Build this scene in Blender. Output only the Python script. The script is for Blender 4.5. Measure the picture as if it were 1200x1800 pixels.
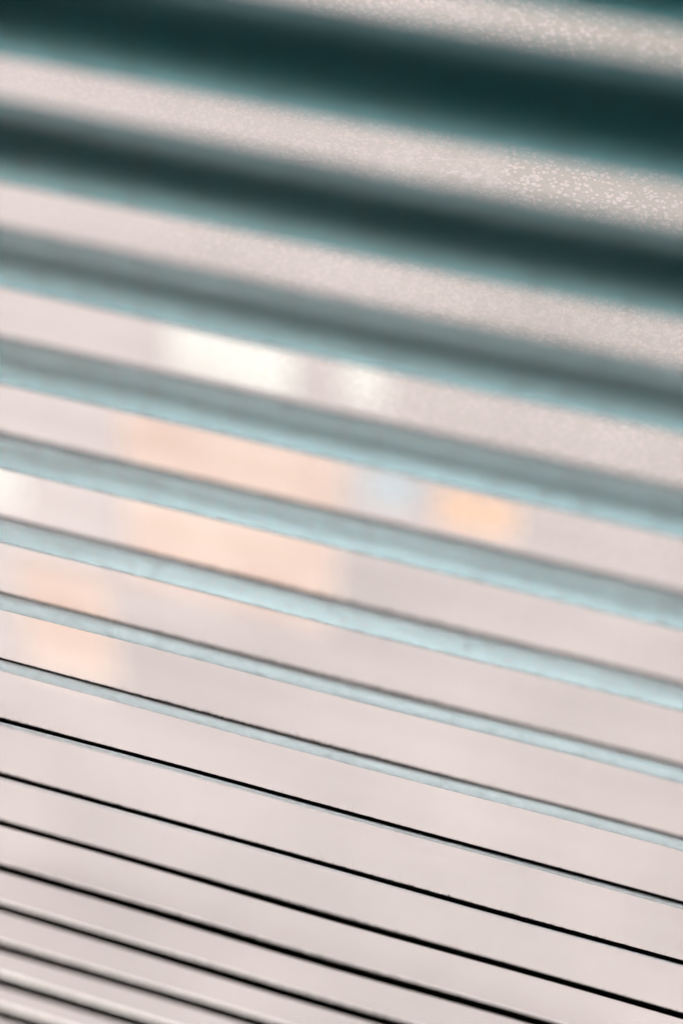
import bpy, math, random
from mathutils import Matrix, Vector
import numpy as np

scene = bpy.context.scene
for o in list(bpy.data.objects):
    bpy.data.objects.remove(o)
rng = random.Random(7)
nrg = np.random.default_rng(11)

# ------------------------------------------------------------------ camera
cam_d = bpy.data.cameras.new('camera')
cam = bpy.data.objects.new('camera', cam_d)
scene.collection.objects.link(cam)
yaw, pitch, roll = 0.214147739, -0.746498225, -0.0837359595
Rm = (Matrix.Rotation(yaw, 4, 'Z') @ Matrix.Rotation(pitch, 4, 'X') @ Matrix.Rotation(roll, 4, 'Y')
      @ Matrix.Rotation(math.pi / 2, 4, 'X'))
cam.matrix_world = Matrix.Translation((0, -0.1515006, 0.0834728)) @ Rm
cam_d.sensor_fit = 'VERTICAL'
cam_d.sensor_height = 36.0
cam_d.lens = 2350 / 1800 * 36.0
cam_d.clip_start = 0.005
cam_d.clip_end = 200
cam_d.dof.use_dof = True
cam_d.dof.focus_distance = 0.274
cam_d.dof.aperture_fstop = 4.9
scene.camera = cam

# ------------------------------------------------------------------ dim indoor ambience
world = bpy.data.worlds.new('World')
scene.world = world
world.use_nodes = True
bg = world.node_tree.nodes['Background']
bg.inputs['Color'].default_value = (0.30, 0.62, 0.66, 1)
bg.inputs['Strength'].default_value = 0.004

# ------------------------------------------------------------------ daylight in the lane outside
def area(name, loc, target, sx, sy, power, col):
    d = bpy.data.lights.new(name, 'AREA')
    d.shape = 'RECTANGLE'
    d.size, d.size_y = sx, sy
    d.energy = power
    d.color = col
    o = bpy.data.objects.new(name, d)
    scene.collection.objects.link(o)
    o.location = loc
    o.rotation_euler = (Vector(target) - Vector(loc)).to_track_quat('-Z', 'Y').to_euler()
    return o
DAY = (1.0, 0.93, 0.91)
area('daylight_from_lane_end', (-9.0, 0.4, -6.5), (-1.5, 4.0, -7.5), 4.0, 12.0, 1040, DAY)
area('daylight_from_other_lane_end', (8.0, 0.4, -6.5), (0.5, 4.0, -7.5), 4.0, 12.0, 900, DAY)
area('skylight_beam_on_paving', (-0.6, 1.7, 6.5), (-0.6, 1.6, -12.0), 10.0, 2.2, 1950, (0.93, 0.97, 1.0)).data.spread = math.radians(55)  # sky lamp narrowed to a beam, added to brighten the unseen ground
area('skylight_over_roof', (-0.5, 7.0, 15.0), (0.0, 0.0, -0.1), 9.0, 4.0, 5000, DAY)

scene.view_settings.view_transform = 'Standard'
scene.view_settings.look = 'None'
scene.view_settings.exposure = 0.22
scene.view_settings.gamma = 1.0
scene.cycles.max_bounces = 10
scene.cycles.diffuse_bounces = 6
scene.cycles.transparent_max_bounces = 16
scene.cycles.caustics_reflective = True
scene.cycles.use_denoising = True

# ------------------------------------------------------------------ helpers
def link(o, parent=None):
    scene.collection.objects.link(o)
    if parent is not None:
        o.parent = parent
    return o

def mesh_obj(name, verts, faces, mats, parent=None, smooth=False, fm=None):
    m = bpy.data.meshes.new(name)
    m.from_pydata([tuple(v) for v in verts], [], [tuple(f) for f in faces])
    for mt in (mats if isinstance(mats, (list, tuple)) else [mats]):
        m.materials.append(mt)
    if fm is not None:
        m.polygons.foreach_set('material_index', fm)
    if smooth:
        m.polygons.foreach_set('use_smooth', [True] * len(m.polygons))
    m.update()
    return link(bpy.data.objects.new(name, m), parent)

def box(V, F, x0, x1, y0, y1, z0, z1):
    b = len(V)
    V += [(x0, y0, z0), (x1, y0, z0), (x1, y1, z0), (x0, y1, z0),
          (x0, y0, z1), (x1, y0, z1), (x1, y1, z1), (x0, y1, z1)]
    F += [tuple(b + i for i in f) for f in
          ((0, 3, 2, 1), (4, 5, 6, 7), (0, 1, 5, 4), (1, 2, 6, 5), (2, 3, 7, 6), (3, 0, 4, 7))]

def new_mat(name):
    m = bpy.data.materials.new(name)
    m.use_nodes = True
    nt = m.node_tree
    for n in list(nt.nodes):
        nt.nodes.remove(n)
    out = nt.nodes.new('ShaderNodeOutputMaterial')
    return m, nt, out

def N(nt, typ, **kw):
    n = nt.nodes.new(typ)
    for k, v in kw.items():
        if k in n.inputs:
            n.inputs[k].default_value = v
        else:
            setattr(n, k, v)
    return n

def ramp(nt, fac, stops):
    r = nt.nodes.new('ShaderNodeValToRGB')
    while len(r.color_ramp.elements) < len(stops):
        r.color_ramp.elements.new(0.5)
    for e, (p, c) in zip(r.color_ramp.elements, stops):
        e.position = p
        e.color = c if len(c) == 4 else (*c, 1)
    nt.links.new(fac, r.inputs['Fac'])
    return r.outputs['Color']

def mixc(nt, fac, a, b):
    m = nt.nodes.new('ShaderNodeMix')
    m.data_type = 'RGBA'
    for sock, v in ((m.inputs[0], fac), (m.inputs[6], a), (m.inputs[7], b)):
        if hasattr(v, 'links'):
            nt.links.new(v, sock)
        else:
            sock.default_value = v if not isinstance(v, tuple) else (*v, 1)[:4]
    return m.outputs[2]

def coords(nt, scale=(1, 1, 1), rot=(0, 0, 0)):
    tc = nt.nodes.new('ShaderNodeTexCoord')
    mp = nt.nodes.new('ShaderNodeMapping')
    mp.inputs['Scale'].default_value = scale
    mp.inputs['Rotation'].default_value = rot
    nt.links.new(tc.outputs['Object'], mp.inputs['Vector'])
    return mp.outputs['Vector']

def noise(nt, vec, scale, detail=2.0, rough=0.5):
    n = N(nt, 'ShaderNodeTexNoise', Scale=scale, Detail=detail, Roughness=rough)
    nt.links.new(vec, n.inputs['Vector'])
    return n.outputs['Fac']

# ------------------------------------------------------------------ materials
def slat_material(name, paint, dirt, amount, rough, spec, metal=0.0):
    m, nt, out = new_mat(name)
    p = N(nt, 'ShaderNodeBsdfPrincipled')
    grime = N(nt, 'ShaderNodeBsdfDiffuse', Roughness=1.0)
    grime.inputs[0].default_value = (*dirt, 1)
    gm = N(nt, 'ShaderNodeMixShader')
    nt.links.new(p.outputs[0], gm.inputs[1]); nt.links.new(grime.outputs[0], gm.inputs[2])
    nt.links.new(gm.outputs[0], out.inputs[0])
    v = coords(nt)
    fine = ramp(nt, noise(nt, v, 1700, 3, 0.65), [(0.60, (0, 0, 0)), (0.68, (1, 1, 1))])
    vs = coords(nt, (1.0, 0.35, 1.0))
    streak = ramp(nt, noise(nt, vs, 420, 3, 0.7), [(0.50, (0, 0, 0)), (0.74, (1, 1, 1))])
    broad = ramp(nt, noise(nt, v, 60, 3, 0.6), [(0.35, (0, 0, 0)), (0.7, (1, 1, 1))])
    add = N(nt, 'ShaderNodeMath', operation='MULTIPLY_ADD')
    nt.links.new(streak, add.inputs[0]); add.inputs[1].default_value = 0.30
    nt.links.new(fine, add.inputs[2])
    mul = N(nt, 'ShaderNodeMath', operation='MULTIPLY', use_clamp=True)
    nt.links.new(add.outputs[0], mul.inputs[0]); mul.inputs[1].default_value = amount
    nt.links.new(mul.outputs[0], gm.inputs[0])
    c1 = mixc(nt, mul.outputs[0], paint, dirt)
    bm = N(nt, 'ShaderNodeMath', operation='MULTIPLY')
    nt.links.new(broad, bm.inputs[0]); bm.inputs[1].default_value = 0.25
    c2 = mixc(nt, bm.outputs[0], c1, tuple(0.72 * a for a in paint))
    nt.links.new(c2, p.inputs['Base Color'])
    rm = N(nt, 'ShaderNodeMath', operation='MULTIPLY_ADD')
    nt.links.new(mul.outputs[0], rm.inputs[0]); rm.inputs[1].default_value = 0.25; rm.inputs[2].default_value = rough
    nt.links.new(rm.outputs[0], p.inputs['Roughness'])
    p.inputs['Specular IOR Level'].default_value = spec
    p.inputs['Metallic'].default_value = metal
    bp = N(nt, 'ShaderNodeBump', Strength=0.25, Distance=0.0001)
    nt.links.new(fine, bp.inputs['Height'])
    nt.links.new(bp.outputs[0], p.inputs['Normal'])
    return m

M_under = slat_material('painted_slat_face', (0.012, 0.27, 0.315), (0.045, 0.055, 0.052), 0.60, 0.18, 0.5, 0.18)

def top_material():
    """pale paint on the window side, matt lint along the room edge, darkened to paint in its shade"""
    m = slat_material('dusty_shaded_slat_face', (0.56, 0.51, 0.48), (0.34, 0.30, 0.25), 0.5, 0.35, 0.5)
    nt = m.node_tree
    out = [n for n in nt.nodes if n.type == 'OUTPUT_MATERIAL'][0]
    old = out.inputs[0].links[0].from_socket
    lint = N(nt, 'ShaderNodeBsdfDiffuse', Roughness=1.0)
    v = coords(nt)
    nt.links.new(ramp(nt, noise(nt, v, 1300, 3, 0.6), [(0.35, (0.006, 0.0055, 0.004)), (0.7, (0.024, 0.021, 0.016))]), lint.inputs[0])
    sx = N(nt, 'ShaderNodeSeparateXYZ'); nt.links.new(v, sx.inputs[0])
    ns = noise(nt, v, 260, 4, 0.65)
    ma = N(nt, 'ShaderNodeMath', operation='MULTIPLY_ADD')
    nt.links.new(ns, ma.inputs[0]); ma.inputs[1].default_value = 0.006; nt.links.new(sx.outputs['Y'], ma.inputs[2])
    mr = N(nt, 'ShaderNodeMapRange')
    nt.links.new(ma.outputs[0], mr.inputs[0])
    mr.inputs[1].default_value = LINT_SHADE0; mr.inputs[2].default_value = LINT_SHADE1
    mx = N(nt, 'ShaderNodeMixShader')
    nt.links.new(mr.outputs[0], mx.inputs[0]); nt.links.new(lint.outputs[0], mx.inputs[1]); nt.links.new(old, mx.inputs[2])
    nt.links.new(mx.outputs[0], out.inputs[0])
    return m
LINT_SHADE0, LINT_SHADE1 = 0.0132, 0.0190  # reach of the darkened lint, set for painted shade and slat reflections
M_top = top_material()

def dust_material():
    m, nt, out = new_mat('grey_lint')
    p = N(nt, 'ShaderNodeBsdfPrincipled', Roughness=0.95)
    nt.links.new(p.outputs[0], out.inputs[0])
    v = coords(nt)
    c = ramp(nt, noise(nt, v, 1500, 2), [(0.35, (0.012, 0.011, 0.009)), (0.7, (0.055, 0.045, 0.033))])
    nt.links.new(c, p.inputs['Base Color'])
    p.inputs['Specular IOR Level'].default_value = 0.1
    return m
M_dust = dust_material()

def glass_material():
    m, nt, out = new_mat('dusty_window_glass')
    tr = N(nt, 'ShaderNodeBsdfTransparent')
    tr.inputs[0].default_value = (0.97, 0.985, 0.98, 1)
    gl = N(nt, 'ShaderNodeBsdfGlossy', Roughness=0.02)
    lw = N(nt, 'ShaderNodeFresnel', IOR=1.3)
    clean = N(nt, 'ShaderNodeMixShader')
    nt.links.new(lw.outputs[0], clean.inputs[0])
    nt.links.new(tr.outputs[0], clean.inputs[1]); nt.links.new(gl.outputs[0], clean.inputs[2])
    df = N(nt, 'ShaderNodeBsdfDiffuse'); tl = N(nt, 'ShaderNodeBsdfTranslucent')
    df.inputs[0].default_value = (0.30, 0.29, 0.26, 1)
    tl.inputs[0].default_value = (0.36, 0.34, 0.30, 1)
    dirt = N(nt, 'ShaderNodeMixShader'); dirt.inputs[0].default_value = 0.25
    nt.links.new(df.outputs[0], dirt.inputs[1]); nt.links.new(tl.outputs[0], dirt.inputs[2])
    v = coords(nt)
    vv = coords(nt, (0.75, 1.0, 1.15), (0, 0.3, 0))
    vo = N(nt, 'ShaderNodeTexVoronoi', Scale=1350.0)
    nt.links.new(vv, vo.inputs['Vector'])
    sc = N(nt, 'ShaderNodeSeparateColor'); nt.links.new(vo.outputs['Color'], sc.inputs[0])
    dm = N(nt, 'ShaderNodeMath', operation='MULTIPLY_ADD')      # clear speck where distance is below a random radius
    nt.links.new(sc.outputs[0], dm.inputs[0]); dm.inputs[1].default_value = -0.55; nt.links.new(vo.outputs['Distance'], dm.inputs[2])
    grains = ramp(nt, dm.outputs[0], [(0.0, (0.15, 0.15, 0.15)), (0.24, (1, 1, 1))])
    patch = ramp(nt, noise(nt, v, 22, 3, 0.55), [(0.30, (0.55, 0.55, 0.55)), (0.65, (1, 1, 1))])
    sx = N(nt, 'ShaderNodeSeparateXYZ'); nt.links.new(v, sx.inputs[0])
    mr = N(nt, 'ShaderNodeMapRange')
    nt.links.new(sx.outputs['X'], mr.inputs[0])
    for k, q in ((1, -0.11), (2, 0.01), (3, 0.10), (4, 1.0)):
        mr.inputs[k].default_value = q
    pm = N(nt, 'ShaderNodeMath', operation='MULTIPLY')
    nt.links.new(patch, pm.inputs[0]); nt.links.new(mr.outputs[0], pm.inputs[1])
    mz = N(nt, 'ShaderNodeMapRange')
    nt.links.new(sx.outputs['Z'], mz.inputs[0])
    for k, q in ((1, -0.15), (2, -0.045), (3, 0.12), (4, 1.0)):
        mz.inputs[k].default_value = q
    pz = N(nt, 'ShaderNodeMath', operation='MULTIPLY')
    nt.links.new(pm.outputs[0], pz.inputs[0]); nt.links.new(mz.outputs[0], pz.inputs[1])
    patch = pz.outputs[0]
    mu = N(nt, 'ShaderNodeMath', operation='MULTIPLY')
    nt.links.new(grains, mu.inputs[0]); nt.links.new(patch, mu.inputs[1])
    mu2 = N(nt, 'ShaderNodeMath', operation='MULTIPLY')
    nt.links.new(mu.outputs[0], mu2.inputs[0]); mu2.inputs[1].default_value = 0.82
    mx = N(nt, 'ShaderNodeMixShader')
    nt.links.new(mu2.outputs[0], mx.inputs[0])
    nt.links.new(clean.outputs[0], mx.inputs[1]); nt.links.new(dirt.outputs[0], mx.inputs[2])
    nt.links.new(mx.outputs[0], out.inputs[0])
    return m
M_glass = glass_material()

def clear_material():
    m, nt, out = new_mat('clear_glass_back')
    tr = N(nt, 'ShaderNodeBsdfTransparent')
    tr.inputs[0].default_value = (0.98, 0.99, 0.985, 1)
    nt.links.new(tr.outputs[0], out.inputs[0])
    return m
M_clear = clear_material()

def plain(name, col, rough=0.8, var=0.15, scale=3.0):
    m, nt, out = new_mat(name)
    p = N(nt, 'ShaderNodeBsdfPrincipled', Roughness=rough)
    nt.links.new(p.outputs[0], out.inputs[0])
    v = coords(nt)
    f = noise(nt, v, scale, 5, 0.6)
    lo = tuple(c * (1 - var) for c in col); hi = tuple(min(0.95, c * (1 + var)) for c in col)
    c = ramp(nt, f, [(0.3, lo), (0.7, hi)])
    nt.links.new(c, p.inputs['Base Color'])
    return m
M_plaster = plain('pale_pink_plaster', (0.298, 0.246, 0.234), 0.9, 0.20, 0.55)
M_frame = plain('pink_grey_window_frame', (0.33, 0.27, 0.26), 0.6, 0.05)

def lit(name, col, strength):
    m, nt, out = new_mat(name)
    v = coords(nt)
    f = noise(nt, v, 2.2, 3, 0.5)
    c = ramp(nt, f, [(0.3, tuple(0.8 * a for a in col)), (0.7, tuple(min(1, 1.1 * a) for a in col))])
    e = N(nt, 'ShaderNodeEmission', Strength=strength)
    nt.links.new(c, e.inputs[0])
    nt.links.new(e.outputs[0], out.inputs[0])
    return m
M_white_lit = lit('bright_white_lit_window', (1.0, 0.88, 0.82), 1.06)
M_peach = lit('peach_lit_window', (1.0, 0.70, 0.60), 0.97)
M_orange = lit('orange_lit_window', (1.0, 0.62, 0.46), 1.05)
M_blue = lit('pale_blue_glowing_pane', (0.60, 0.66, 0.70), 1.0)  # unlit pane, its pale brightness is put in as emission

# ------------------------------------------------------------------ building across the lane
FY = 4.0
bld = bpy.data.objects.new('building', None)
link(bld)
bld.location = (0, FY, -12)
bld['label'] = 'pale pinkish plaster building out of focus behind the slats, with glowing windows'
bld['category'] = 'building'
wins = [  # x0, x1, z0, z1, material, label
    (-1.71, -1.12, -3.35, -2.98, M_white_lit, 'wide bright white lit window'),
    (-0.97, -0.73, -3.27, -2.90, M_white_lit, 'narrow bright white lit window'),
    (-1.95, -0.88, -4.64, -3.47, M_peach, 'large peach lit window'),
    (-0.84, -0.56, -3.78, -3.50, M_blue, 'small pale blue window'),
    (-0.53, -0.13, -3.84, -3.51, M_orange, 'small orange lit window'),
    (-2.56, -2.00, -5.50, -4.60, M_peach, 'tall peach lit window'),
    (-2.80, -2.40, -4.32, -3.97, M_white_lit, 'small white lit window'),
]
X0, X1, Z0, Z1 = -11.0, 11.0, -12.6, 7.0
xs = sorted({X0, X1, *[w[0] for w in wins], *[w[1] for w in wins]})
zs = sorted({Z0, Z1, *[w[2] for w in wins], *[w[3] for w in wins]})
V, F = [], []
inv = Vector((0, FY, -12))
for i in range(len(xs) - 1):
    for j in range(len(zs) - 1):
        cx, cz = (xs[i] + xs[i + 1]) / 2, (zs[j] + zs[j + 1]) / 2
        if any(w[0] < cx < w[1] and w[2] < cz < w[3] for w in wins):
            continue
        b = len(V)
        V += [(xs[i], 0, zs[j] + 12), (xs[i + 1], 0, zs[j] + 12), (xs[i + 1], 0, zs[j + 1] + 12), (xs[i], 0, zs[j + 1] + 12)]
        F.append((b, b + 1, b + 2, b + 3))
for w in wins:                      # reveals of the openings
    x0, x1, z0, z1 = w[0], w[1], w[2] + 12, w[3] + 12
    b = len(V)
    V += [(x0, 0, z0), (x1, 0, z0), (x1, 0, z1), (x0, 0, z1), (x0, .12, z0), (x1, .12, z0), (x1, .12, z1), (x0, .12, z1)]
    F += [(b, b + 4, b + 5, b + 1), (b + 1, b + 5, b + 6, b + 2), (b + 2, b + 6, b + 7, b + 3), (b + 3, b + 7, b + 4, b)]
box(V, F, X0, X1, 0.20, 0.35, Z0 + 12, Z1 + 12)
mesh_obj('wall', V, F, M_plaster, bld)
for x0, x1, z0, z1, mt, lab in wins:
    z0 += 12; z1 += 12
    V, F = [], []
    t = 0.035
    box(V, F, x0, x1, 0.003, 0.05, z0, z0 + t)
    box(V, F, x0, x1, 0.003, 0.05, z1 - t, z1)
    box(V, F, x0, x0 + t, 0.003, 0.05, z0 + t, z1 - t)
    box(V, F, x1 - t, x1, 0.003, 0.05, z0 + t, z1 - t)
    wf = mesh_obj('window', V, F, M_frame, bld)
    wf['label'] = lab
    V, F = [], []
    box(V, F, x0 + t, x1 - t, 0.005, 0.045, z0 + t, z1 - t)
    mesh_obj('pane', V, F, mt, wf)

# ------------------------------------------------------------------ pavement added out of view to bounce light onto the slats
M_bounce_pave = plain('pale_bounce_paving', (0.665, 0.685, 0.692), 0.85, 0.08, 1.0)
V, F = [], []
box(V, F, -14, 14, -2.0, FY + 0.3, -13.0, -12.6)
gr = mesh_obj('bounce_pavement', V, F, M_bounce_pave)
gr['kind'] = 'structure'

# ------------------------------------------------------------------ window pane behind the blind
PY = 0.100
V, F = [], []
box(V, F, -0.9, 0.9, PY, PY + 0.004, -1.3, 0.7)
wp = mesh_obj('window_pane', [(x, y - PY, z) for x, y, z in V], F, [M_clear, M_glass])
wp.location = (0, PY, 0)
wp.data.polygons[2].material_index = 1        # the room side carries the dust
wp['label'] = 'dusty clear window glass close behind the slats'
wp['category'] = 'window'

# ------------------------------------------------------------------ venetian blind
TILT = math.radians(59.1)
PITCH, W, TH = 0.020, 0.025, 0.00022
tdir = Vector((0, math.cos(TILT), -math.sin(TILT)))
ndir = Vector((0, math.sin(TILT), math.cos(TILT)))
blind = bpy.data.objects.new('venetian_blind', None)
link(blind)
blind['label'] = 'dusty pale blue metal venetian blind with tilted slats hanging before the window'
blind['category'] = 'blind'

# slat mesh in its own frame: x along the slat, y across from room edge to window edge, z = upper face
HALF, NX, NS = 0.55, 90, 27
SQ = np.concatenate([np.linspace(0, 0.12, 9), np.linspace(0.16, 1, 19)])
# slope of the rolled profile: rises from the room edge, falls past the crown, flattens to a curled window edge
_q = np.linspace(0, 1, 401)
_sl = np.interp(_q, [0, 0.04, 0.08, 0.22, 0.36, 0.56, 0.9, 1.0], [0.32, 0.28, 0.16, 0.08, 0.0, -0.06, -0.04, -0.005])
_sl = np.convolve(np.pad(_sl, 10, mode='edge'), np.ones(21) / 21, 'valid')
_h = np.concatenate([[0], np.cumsum((_sl[1:] + _sl[:-1]) / 2)]) / 400 * W
def arc(s):
    return float(np.interp(s / W, _q, _h))
def slope(s):
    return float(np.interp(s / W, _q, _sl))

def slat_mesh(seed):
    r = np.random.default_rng(seed)
    ph = r.uniform(0, 6.28, 4); am = r.uniform(0.3, 1.0, 4) * 0.00012
    V, F, FM = [], [], []
    xs = np.linspace(-HALF, HALF, NX + 1)
    for side in (1, -1):
        for x in xs:
            wob = sum(am[k] * math.sin(x * (14 + 19 * k) + ph[k]) for k in range(4))
            lip = am[1] * 0.8 * math.sin(x * 47 + ph[2])
            for k in range(NS + 1):
                s = W * SQ[k]
                e = 1 - min(1, min(s, W - s) / 0.0006)
                th = TH / 2 * (1 - 0.75 * e)
                sl = slope(s); nn = math.hypot(1, sl)
                V.append((x, s - side * th * sl / nn, arc(s) + wob + lip * (1 - s / W) + side * th / nn))
    n1 = NS + 1; off = (NX + 1) * n1
    for i in range(NX):
        for k in range(NS):
            a = i * n1 + k
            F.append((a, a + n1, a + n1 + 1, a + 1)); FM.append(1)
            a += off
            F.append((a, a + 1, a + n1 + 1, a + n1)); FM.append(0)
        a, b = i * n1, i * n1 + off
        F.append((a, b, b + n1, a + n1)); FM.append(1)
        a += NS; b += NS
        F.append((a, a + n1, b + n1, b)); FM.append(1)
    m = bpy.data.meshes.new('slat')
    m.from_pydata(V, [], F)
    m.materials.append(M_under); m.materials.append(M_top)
    m.polygons.foreach_set('material_index', FM)
    m.polygons.foreach_set('use_smooth', [True] * len(F))
    m.update()
    return m

def dust_mesh(seed, n_grain, n_fibre):
    """lint on the upper face: tiny grains and short curled fibres, thickest near the room edge"""
    r = np.random.default_rng(seed)
    V, F = [], []
    def base(x, s):
        return Vector((x, s, arc(s) + TH / 2))
    for _ in range(n_grain):
        x = r.uniform(-0.16, 0.16)
        s = W * min(0.98, abs(r.normal(0, 0.30))) if r.random() < 0.8 else r.uniform(0, W)
        g = r.lognormal(math.log(0.00008), 0.38)
        c = base(x, s) + Vector((0, 0, g * 0.35))
        b = len(V)
        ax = r.normal(size=3); ax /= np.linalg.norm(ax)
        q = Vector(ax).to_track_quat('Z', 'Y')
        for p in ((1, 0, -.5), (-.5, .87, -.5), (-.5, -.87, -.5), (0, 0, 1)):
            V.append(tuple(c + q @ (Vector(p) * g)))
        F += [(b, b + 2, b + 1), (b, b + 1, b + 3), (b + 1, b + 2, b + 3), (b + 2, b, b + 3)]
    for _ in range(n_fibre):
        x = r.uniform(-0.16, 0.16)
        s = W * min(0.9, abs(r.normal(0, 0.28)))
        L = r.lognormal(math.log(0.0005), 0.6)
        wd = r.uniform(0.000008, 0.000018)
        p = base(x, s)
        d = Vector((r.normal(0, 1.0), r.normal(-0.3, 0.8), r.uniform(0.0, 0.9))).normalized()
        cv = Vector(tuple(r.normal(0, 0.45, 3)))
        sd = d.cross(Vector((0.3, 1, 0.2))).normalized()
        b = len(V)
        for k in range(5):
            for sg in (0, 1, 2):
                a = sg * 2.0944
                V.append(tuple(p + (sd * math.cos(a) + d.cross(sd) * math.sin(a)) * wd))
            if k:
                o = b + 3 * k
                for sg in range(3):
                    F.append((o - 3 + sg, o - 3 + (sg + 1) % 3, o + (sg + 1) % 3, o + sg))
            d = (d + cv * 0.35).normalized()
            p = p + d * (L / 4)
            if p.z < arc(min(max(p.y, 0), W)) + TH / 2:
                p.z = arc(min(max(p.y, 0), W)) + TH / 2
    m = bpy.data.meshes.new('dust')
    m.from_pydata(V, [], F)
    m.materials.append(M_dust)
    m.update()
    return m

slats = [slat_mesh(s) for s in range(5)]
dusts = [dust_mesh(40 + s, 13000, 3600) for s in range(3)]
for n in range(-14, 26):
    j = rng.gauss(0, 1)
    o = bpy.data.objects.new('slat', slats[n % 5])
    link(o, blind)
    ti = TILT + math.radians(0.5 * j)
    td = Vector((0, math.cos(ti), -math.sin(ti))); nd = Vector((0, math.sin(ti), math.cos(ti)))
    mw = Matrix(((1, 0, 0, 0), (0, td.y, nd.y, 0), (0, td.z, nd.z, 0), (0, 0, 0, 1)))
    o.matrix_local = Matrix.Translation((0, 0, -n * PITCH + rng.gauss(0, 0.00012))) @ mw
    du = bpy.data.objects.new('dust', dusts[n % 3])
    link(du, o)
    du.location = (rng.uniform(-0.012, 0.012) - 0.03, 0, 0)
    du['kind'] = 'stuff'
